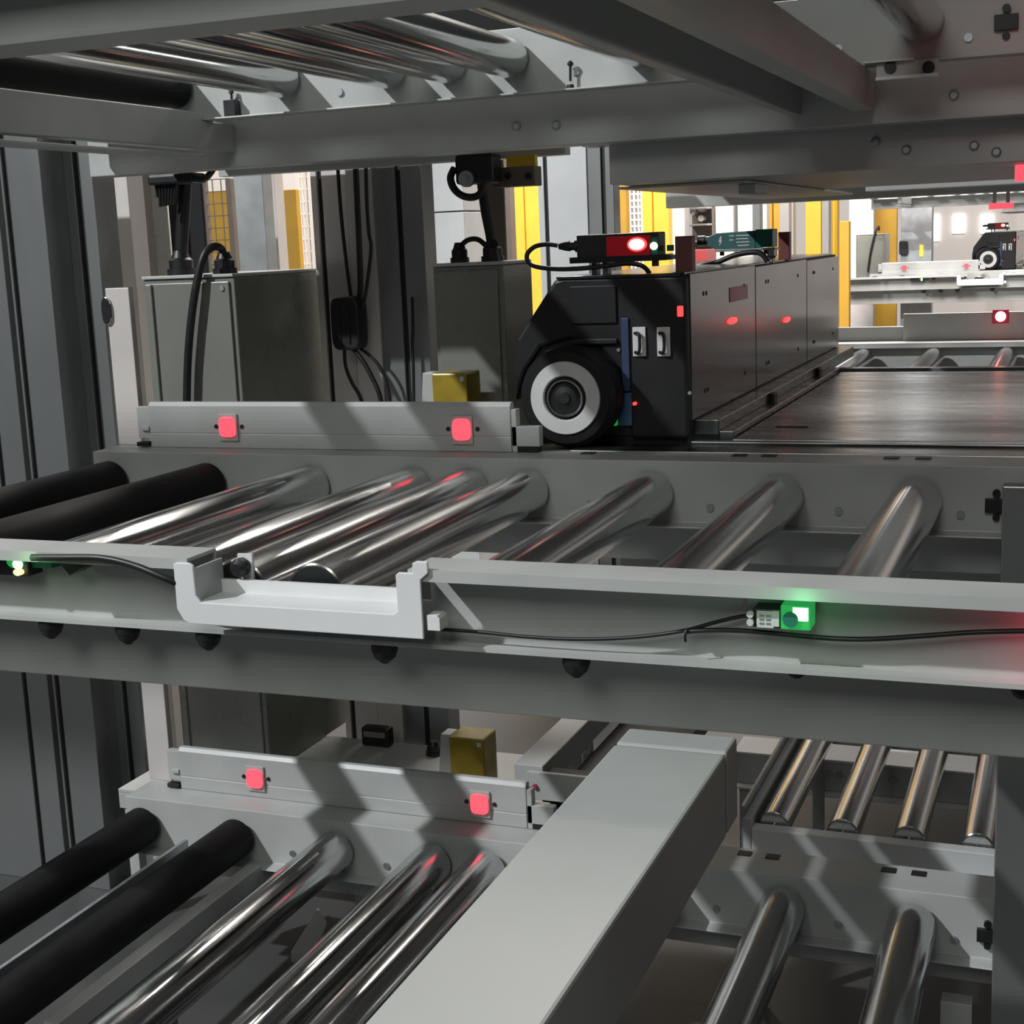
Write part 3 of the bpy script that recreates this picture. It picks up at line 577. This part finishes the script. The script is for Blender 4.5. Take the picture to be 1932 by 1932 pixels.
MB().box(-1.4, 1.0, 6.05, 6.16, -2.44, -2.431).build('flange', 'white', cbm, 0.002)
for x in (-.98, -.93, -.86, -.70, -.62, -.2): MB().lathe((x, 6.10, -2.35), (0, -1, 0), [(0, .018), (.008, .016)], 12).build('bolt', 'galv', cbm)
for x in (-1.38, .9): MB().box(x, x + .06, 6.10, 6.15, -2.748, -2.441).build('leg', 'paint', cbm, 0.003)
# lower rail, beam and gear behind the lower guide
lr = thing('rail_beam', 'light grey beam running back beyond the lower amber cover', 'beam', (-1.75, 5.0, -1.9))
a, b = aZ(975, 1445, -1.80), aZ(1090, 1355, -1.80); xw = aZ(1030, 1452, -1.80)[0] - a[0]
MB().box(a[0] - .02, a[0] + .09, a[1] + .02, 5.75, -1.90, -1.80).build('beam_body', 'paint', lr, 0.004)
MB().box(a[0] - .02, a[0] + .09, 5.0, 5.05, -2.748, -1.90).build('leg', 'paint', lr, 0.003)
MB().box(a[0] + .10, a[0] + .42, a[1] + .05, 5.7, -2.00, -1.93).build('side_pan', 'hood', lr, 0.002)
MB().box(a[0] + .09, a[0] + .099, 4.9, 4.95, -1.985, -1.90).build('hanger', 'paint', lr, 0.001)
bx_ = thing('drive_box', 'dark box with a small white tag and red lamp right of lower rail', 'drive unit', aY(1060, 1520, 4.5))
a, b = aY(1030, 1458, 4.5), aY(1110, 1512, 4.5); MB().box(a[0], b[0], 4.45, 4.56, b[2], a[2]).build('housing', 'hood', bx_, 0.004)
a, b = aY(1043, 1462, 4.44), aY(1062, 1471, 4.44); MB().box(a[0], b[0], 4.446, 4.45, b[2], a[2]).build('tag', 'label', bx_)
q = aY(1008, 1485, 4.42); MB().cyl((q[0], 4.43, q[2]), (q[0], 4.42, q[2]), .009, 12).build('red_light', 'pinkred', bx_)
MB().box(q[0] - .03, -1.50, 4.43, 4.449, q[2] - .05, q[2] + .05).build('mount_plate', 'paint', bx_, 0.002)
MB().box(-1.60, -1.55, 4.50, 4.60, -2.748, -1.87).build('leg', 'paint', bx_, 0.002)
a, b = aY(680, 1372, 5.1), aY(735, 1432, 5.1)
for px, py, lb in ((905, 1352, 'left black knob on the lowest shelf behind the amber cover'), (965, 1357, 'right black knob on the lowest shelf beside the rail beam')):
    q = aZ(px, py, -2.158); q = (q[0], min(q[1], 5.40), -2.1595); tag(MBg(q, .030, .06).build('knob', 'black', None, 0, q), lb, 'knob')
lb2 = thing('junction_plug', 'black framed plug hanging behind the lower red lamp rail', 'connector', (a[0], 5.5, b[2]))
a, b = aY(680, 1372, 5.42), aY(735, 1435, 5.42); b = (b[0], b[1], -2.1595); MB().box(a[0], b[0], 5.42, 5.48, b[2], a[2]).build('plug_body', 'black', lb2, 0.01)
MB().box(a[0] + .015, b[0] - .015, 5.415, 5.42, (a[2] + b[2]) / 2, a[2] - .015).build('window', 'post', lb2, 0.003)
for par, Yb, pts in ((conv_up, 4.30, ((975, 238), (1050, 236), (1800, 180))), (aisle_up, 4.42, ((1710, 283), (1838, 275), (1880, 287), (1652, 268)))):
    for px, py in pts:
        q = aY(px, py, Yb); MB().lathe((q[0], Yb, q[2]), (0, -1, 0), [(0, .014), (.006, .014), (.010, .009)], 10).build('bolt', 'galv', par)
# small fittings under the lowest rollers
cg = thing('chain_guard', 'dark slotted chain guard between the lowest black and chrome rollers', 'guard', (-2.6, 4.0, -2.4))
MB().prism([(3.80, -2.17), (4.08, -2.17), (4.08, -2.21), (3.98, -2.21), (3.98, -2.30), (3.94, -2.30), (3.94, -2.21), (3.84, -2.21), (3.84, -2.30), (3.80, -2.30)], 'x', -2.60, -2.55).build('guard_body', 'black', cg, 0.005)
MB().box(-2.60, -2.55, 3.3, 4.08, -2.320, -2.301).build('guard_edge', 'paint', cg, 0.002)
MB().box(-2.59, -2.56, 3.4, 3.44, -2.748, -2.32).build('leg', 'galv', cg, 0.003)
fl = thing('floor_plate', 'pale patch plate under the lowest chrome rollers', 'plate', (-2.1, 3.6, -2.7))
MB().prism([aZ(*q, -2.70)[:2] for q in ((548, 1795), (592, 1800), (618, 1740), (600, 1712))], 'z', -2.748, -2.70).build('plate', 'white', fl, 0.004)
lp_ = thing('leg_post', 'pale upright leg under the lowest conveyor at bottom right', 'post', (-.3, 4.2, -2.75))
a, b = aY(1775, 1900, 4.2), aY(1835, 1900, 4.2); MB().box(a[0], b[0], 4.18, 4.24, -2.748, -2.30).build('post_body', 'paint', lp_, 0.003)
op = thing('shade_panel', 'grey panel added above and in front of the frame to shade the middle level', 'panel', (-3, 1.0, 2.4))  # unseen panel added to keep lamp light off the middle level
MB().box(-9, 3, .98, 1.02, 2.33, 2.82).build('shade_panel_body', 'paint', op, 0.004)
MB().box(-4.15, 3, .98, 1.02, 2.821, 4.0).build('upper_shade', 'paint', op, 0.004)  # taller piece added to shade the right of the overhead channel
for x in (-9, 2.94): MB().box(x, x + .06, 1.021, 1.08, -2.75, 2.82).build('post_body', 'paint', op, 0.004)  # posts added to carry the unseen shade panel
sp = thing('side_post', 'grey upright at the right edge between the conveyors', 'post', (-.12, 4.1, -1.9))
MB().box(-.185, .0, 4.05, 4.11, -2.75, -.695).build('post_body', 'post', sp, 0.004)
# fittings on the overhead far channel
ob = thing('mount_bracket', 'small white angle bracket with two holes under the overhead channel', 'bracket', aY(1700, 130, 4.10))
a, b = aY(1632, 112, 4.11), aY(1726, 108, 4.11); MB().box(a[0], b[0], 4.07, 4.114, .436, .4395).build('flange', 'white', ob)
a, b = aY(1655, 120, 4.11), aY(1772, 142, 4.11); MB().box(a[0], b[0], 4.09, 4.10, b[2], .4355).build('plate', 'paint', ob, 0.001)
MB().box(a[0], b[0], 4.075, 4.09, b[2] - .004, b[2] + .004).build('lip', 'white', ob)
for px in (1680, 1752): q = aY(px, 127, 4.09); MB().cyl((q[0], 4.09, q[2]), (q[0], 4.084, q[2]), .016, 14).build('hole_cap', 'black', ob)
of = thing('sensor_peg', 'black peg with a ball top on the overhead channel', 'fitting', aY(1076, 155, 4.15))
a, b = aY(1076, 120, 4.15), aY(1076, 153, 4.15); MB().cyl((b[0], 4.15, b[2]), (a[0], 4.15, a[2]), .004, 8).lathe((a[0], 4.15, a[2] - .008), (0, 0, 1), [(0, .003), (.004, .009), (.010, .009), (.016, .003)], 12).lathe((b[0], 4.15, .441), (0, 0, 1), [(0, .011), (.012, .010)], 10).build('peg_body', 'black', of)
of = thing('sensor_fitting', 'black clip fitting beside the overhead black roller', 'fitting', aY(437, 208, 4.15))
a, b = aY(427, 190, 4.15), aY(449, 208, 4.15); MB().box(a[0], b[0], 4.13, 4.168, .441, a[2]).lathe(((a[0] + b[0]) / 2, 4.15, a[2]), (0, 0, 1), [(0, .004), (.02, .004), (.022, .009), (.034, .007)], 12).build('fitting_body', 'black', of, 0.001)

# ================================================================== ROW B (across the aisle) and ROW C (far end)
def rowB(dz, label, L, LF):
    t = thing('roller_conveyor', label, 'conveyor', (-.5, 8.0, -1.0 + dz))
    R = 1.6
    MB().box(LF, R, 7.20, 7.34, (-.86 if dz == 0 else -.815) + dz, -.672 + dz).build('near_channel', 'steel', t, 0.003)
    MB().box(L, R, 7.185, 7.199, -.70 + dz, -.665 + dz).build('lip', 'galv', t, 0.002)
    MB().box(LF, R, 8.72, 8.95, -.69 + dz, -.66 + dz).build('far_channel', 'paint', t, 0.003)
    MB().box(L, R, 7.21, 7.33, -1.11 + dz, -.862 + dz).build('support_beam', 'paint', t, 0.003)
    MB().box(LF, R, 8.80, 8.94, -1.11 + dz, -.691 + dz).build('support_beam', 'paint', t, 0.003)
    f = None
    for x in [-1.19, -.79, -.39, 0.01, .41]:
        if f is None: f = roller(t, x, -.75 + dz, .060, 'chrome', 7.342, 8.718, 32); fx = x
        else:
            roller_copy(f, x - fx, t)
    return t
rowB(0, 'roller conveyor beyond the grey deck plate, middle level', -1.6, -1.6)
rb_up = rowB(1.29, 'roller conveyor beyond the deck, overhead level seen from below', -.98, -2.4)  # overhead channels lengthened to the left, unseen, to block light
MB().box(-2.4, 1.6, 7.36, 8.95, .6305, .64).build('shade_plate', 'paint', rb_up, 0.002)  # unseen plate added to block light on the guide rail below
gb = thing('guide_rail', 'dark grey guide rail with one bright red lamp beyond the far rollers', 'guide rail', (-.5, 8.9, -.66))
a = aY(1705, 592, 8.9)
MB().box(a[0], 1.6, 8.88, 8.92, -.659, -.50).build('rail_plate', 'paint', gb, 0.003)
MB().box(-3.4, a[0] - .002, 8.90, 8.94, -.659, -.575).build('rail_plate', 'paint', gb, 0.003)
q = aY(1888, 597, 8.88); h = MB().box(q[0] - .045, q[0] + .045, 8.872, 8.88, q[2] - .04, q[2] + .04).build('lamp_holder', 'pinkred', gb, 0.003)
MB().lathe((q[0], 8.872, q[2]), (0, -1, 0), [(0, .030), (.008, .026)], 18).build('lamp_lens', 'e_hot', h)
point('red_rail_glow', (q[0], 8.78, q[2]), 0.12, (1, .1, .12), .03)
OFF = (.27, 18.25, 0)
LBC = {'roller_conveyor': 'far conveyor at the right with a white notch bracket before the far black cart',
       'notch_bracket': 'tiny white U bracket in front of the far black cart',
       'guide_rail': 'far guide rail beside the far black cart',
       'transfer_cart': 'far black hooded cart with small grey wheel at right edge',
       'end_plate': 'x', 'shelf_frame': 'far shelf frame under the far cabinet', 'laser_scanner': 'far black scanner with red light on the far cart',
       'aisle_frame': 'far steel rail frame under the far cart', 'cabinet': 'far grey cabinet with cables left of far post', 'junction_plug': 'far small black plug on the grey post'}
def far(o, label=None, off=OFF):
    c = copy_tree(o, off); c['label'] = label or LBC[o.name.split('.')[0]]; return c
far(conv_mid); far(ub); far(guide_mid); far(cart1); far(aisle_mid); far(sc)
far(conv_up, 'far overhead conveyor seen over the far black cart'); far(aisle_up, 'far overhead rail frame above the far cart')
far([o for o in bpy.data.objects if o.get('label', '').startswith('grey steel shelf frame carrying')][0])
far(c1[0], 'far grey cabinet with looping cables left of the far posts'); far(pg)
for o in [o for o in list(bpy.data.objects) if o.get('label') in ('thick black ribbed hose looping down the front of the left cabinet',)]: far(o, 'far black hose looping onto the far cabinet')
far(sr, 'tiny lit sensor on the far beam, right of two'); far(sl, 'tiny lit sensor on the far beam, left of two')

# ================================================================== background hall
def colpost(name, pl, pr, py, Y, label, m, cat='post', z0=-2.75, z1=None, depth=.12, slot=None, group=None):
    xl, xr = aY(pl, py, Y)[0], aY(pr, py, Y)[0]
    z1 = .115 * Y if z1 is None else z1
    group = group or {'yellow_post': 'yellow posts in the hall', 'grey_post': 'grey posts in the hall', 'partition': 'pale partitions in the hall', 'ochre_board': 'ochre boards in the hall'}.get(name)
    t = thing(name, label, cat, ((xl + xr) / 2, Y + depth / 2, z0), group)
    if slot is None: MB().box(xl, xr, Y, Y + depth, z0, z1).build('post_body', m, t, 0.004)
    else:
        s = xl + (xr - xl) * slot; w = max(.008, (xr - xl) * .03)
        MB().prism([(xl, Y), (s - w, Y), (s - w, Y + .03), (s + w, Y + .03), (s + w, Y), (xr, Y), (xr, Y + depth), (xl, Y + depth)], 'z', z0, z1).build('post_body', m, t)
    return t
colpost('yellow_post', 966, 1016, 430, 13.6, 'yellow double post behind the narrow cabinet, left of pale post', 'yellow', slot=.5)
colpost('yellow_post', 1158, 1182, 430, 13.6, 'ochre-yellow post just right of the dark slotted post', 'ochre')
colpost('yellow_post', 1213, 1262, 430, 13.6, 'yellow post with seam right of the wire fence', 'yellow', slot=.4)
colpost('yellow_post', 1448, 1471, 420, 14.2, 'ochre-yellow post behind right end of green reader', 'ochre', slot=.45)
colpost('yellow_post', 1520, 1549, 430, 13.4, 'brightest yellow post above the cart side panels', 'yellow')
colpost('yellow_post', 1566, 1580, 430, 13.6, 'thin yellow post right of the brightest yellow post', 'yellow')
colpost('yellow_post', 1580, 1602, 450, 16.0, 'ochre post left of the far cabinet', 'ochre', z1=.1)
colpost('grey_post', 1471, 1489, 420, 12.5, 'pale grey post right of ochre post above red bracket', 'pale')
colpost('grey_post', 1490, 1497, 420, 12.8, 'thin pale post, right of the pale grey post', 'pale')
colpost('grey_post', 1551, 1564, 430, 12.0, 'pinkish grey post between two yellow posts', 'pale')
colpost('grey_post', 1420, 1434, 400, 13.0, 'thin blue-grey post right of the white panels', 'post')
colpost('white_post', 1436, 1447, 400, 13.5, 'thin white post left of an ochre post', 'white')
colpost('partition', 1350, 1384, 430, 15.0, 'left bright white panel above the green reader', 'white', 'partition', depth=.3)
colpost('partition', 1392, 1420, 430, 15.0, 'right bright white panel above the green reader', 'white', 'partition', depth=.3)
colpost('grey_post', 1384, 1392, 430, 15.4, 'grey gap strip between the two white panels', 'post')
colpost('partition', 1268, 1292, 430, 15.5, 'pale mauve panel between yellow post and dark rack', 'pale', 'partition', depth=.2)
colpost('red_machine', 1290, 1332, 470, 14.5, 'red machine box behind the dark red bracket', 'redbox', 'machine', z1=-.13, depth=.4)
colpost('ochre_board', 1333, 1350, 430, 17.0, 'ochre board beside the left white panel', 'ochre', 'board', z1=.05, depth=.1)
rk = thing('dark_rack', 'dark rack with round parts behind the red bracket', 'rack', aY(1320, 480, 16.0))
a, b = aY(1292, 360, 16.0), aY(1350, 470, 16.0)
MB().box(a[0], b[0], 16.3, 16.4, -2.75, 1.2).build('rack_back', 'brown', rk)
for i, z in enumerate((.30, .12, -.06, -.24)): MB().box(a[0], b[0], 16.0, 16.3, z, z + .02).build('shelf', 'galv', rk, 0.002)
for px, py in ((1306, 376), (1321, 376), (1321, 394), (1321, 412), (1306, 400)): q = aY(px, py, 16.05); MB().lathe((q[0], 16.2, q[2]), (0, -1, 0), [(0, .035), (.12, .035)], 14).build('round_part', 'pale', rk)
for x in (a[0], b[0] - .03): MB().box(x, x + .03, 15.97, 16.0, -2.75, 1.2).build('upright', 'brown', rk)
# wire fence panels
def fence(pl, pr, pt, pb, Y, label, nx, nz, m='wirewhite', r=.010):
    (xl, _, zt), (xr, _, zb) = aY(pl, pt, Y), aY(pr, pb, Y)
    t = thing('wire_fence', label, 'fence', ((xl + xr) / 2, Y, -2.75))
    mb = MB()
    for i in range(nx + 1): x = xl + (xr - xl) * i / nx; mb.box(x - r, x + r, Y - r, Y + r, -2.6, zt)
    for i in range(nz + 1): z = zb + (zt - zb) * i / nz; mb.box(xl, xr, Y - r * .8, Y + r * .8, z - r, z + r)
    o = mb.build('wire_mesh', m, t); o['kind'] = 'stuff'
    for x in (xl, xr): MB().box(x - .02, x + .02, Y - .02, Y + .02, -2.75, zt).build('fence_post', m, t)
    return t
fence(1180, 1214, 355, 450, 17.0, 'white wire fence between two yellow posts', 4, 8)
fence(560, 596, 310, 520, 13.0, 'white wire fence right of the ochre board at left', 3, 9)
fence(384, 446, 340, 520, 8.6, 'thin dark wire fence in front of the left ochre board', 3, 8, 'brown', .003)
colpost('ochre_board', 380, 450, 430, 9.5, 'large ochre board above the left cabinet', 'ochre', 'board', z1=aY(410, 360, 9.5)[2], depth=.06)
colpost('ochre_board', 523, 562, 430, 9.6, 'narrow ochre board right of grey post above the left cabinet', 'ochre', 'board', z1=aY(540, 358, 9.6)[2], depth=.06)
colpost('grey_post', 446, 500, 420, 8.0, 'wide grey post above the left cabinet', 'galv')
colpost('grey_post', 503, 522, 420, 8.4, 'narrow pale grey post beside the wide grey one', 'pale')
colpost('partition', 370, 610, 330, 14.5, 'pale lit panel behind the ochre boards at left', 'wall', 'partition', depth=.1)
wc = thing('white_cabinet', 'tall white cabinet between dark post and black plug', 'cabinet', aY(838, 500, 8.8))
a, b = aY(800, 330, 8.8), aY(872, 330, 8.8); zs = aY(838, 400, 8.8)[2]
MB().box(a[0] - .1, b[0], 8.8, 9.3, -2.75, zs - .004).build('lower_door', 'white', wc, 0.004)
MB().box(a[0] - .1, b[0], 8.8, 9.3, zs + .004, .62).build('upper_door', 'white', wc, 0.004)
rc = thing('roller_rack', 'bright metal rollers behind the black hose above narrow cabinet', 'rack', aY(895, 450, 9.6))
a, b = aY(872, 405, 9.6), aY(918, 405, 9.6)
for py in (403, 414, 433): z = aY(895, py, 9.6)[2]; MB().cyl((a[0], 9.65, z), (b[0], 9.65, z), .022, 14).build('roller', 'chrome', rc)
MB().box(a[0] - .04, a[0], 9.55, 9.75, -2.75, aY(872, 402, 9.6)[2]).build('side_plate', 'creampost', rc, 0.003)
MB().box(b[0], b[0] + .04, 9.55, 9.75, -2.75, aY(872, 402, 9.6)[2]).build('side_plate', 'post', rc, 0.003)
MB().box(a[0], b[0], 9.76, 9.8, -2.75, aY(872, 400, 9.6)[2]).build('rear_plate', 'post', rc, 0.003)
colpost('grey_post', 952, 964, 420, 12.5, 'dark post left of the yellow double post', 'brown')
colpost('partition', 940, 1020, 420, 19.0, 'bright panel behind the yellow double post', 'wall', 'partition', depth=.1)
# far right end, beyond the far conveyor
colpost('grey_post', 1700, 1758, 450, 23.809, 'wide grey post carrying the small far plug', 'galv', depth=.3)
colpost('grey_post', 1602, 1648, 420, 24.6, 'pale post behind the far cabinet cables', 'pale', depth=.2)
colpost('ochre_board', 1648, 1692, 430, 26.0, 'ochre board behind the far cabinet cables', 'ochre', 'board', z1=.9)
q, b = aY(1735, 462, 23.81), aY(1742, 484, 23.81); tag(box(q[0], b[0], 23.80, 23.814, b[2], q[2]).build('yellow_marker', 'yellow', None, 0, q), 'tiny yellow-green marker on the far grey post', 'marker')
for i, (pl, pr, lb) in enumerate(((1757, 1772, 'left bright window in the far right hall'), (1797, 1820, 'middle bright window in the far right hall'), (1850, 1874, 'right bright window in the far right hall'))):
    a, b = aY(pl, 405, 33.9), aY(pr, 455 if i == 0 else 440, 33.9); w = MB().box(a[0], b[0], 33.93, 33.999, b[2], a[2]).build('hall_window', 'lightwin', None, 0, (a[0], 33.95, b[2])); tag(w, lb, 'window')
rp_ = aY(1915, 313, 4.64); rq = aY(1960, 340, 4.64)
rs = tag(box(rp_[0], rq[0], 4.63, 4.66, rq[2], .1705).build('lit_red_panel', 'e_red', None, 0.003, (rp_[0], 4.63, rq[2])), 'bright red glowing panel at the right edge under the overhead frame', 'reflection')  # panel standing in red light, its brightness put in as emission
a, b = aY(1866, 384, 8.84), aY(1912, 393, 8.84); sl2 = thing('glow_strip', 'glowing strip for the red reflection under the far overhead beam', 'reflection', (a[0], 8.84, .18))  # red lamp light reflected on the underside, put in as a glowing strip
MB().box(a[0], b[0], 8.82, 8.86, b[2], a[2]).build('glow_bar', 'e_red', sl2, 0.002)
for x in (a[0] + .02, b[0] - .04): MB().box(x, x + .02, 8.83, 8.85, a[2], .1795).build('hanger', 'paint', sl2)
for o in bpy.data.objects:
    if '_o' in o: del o['_o']
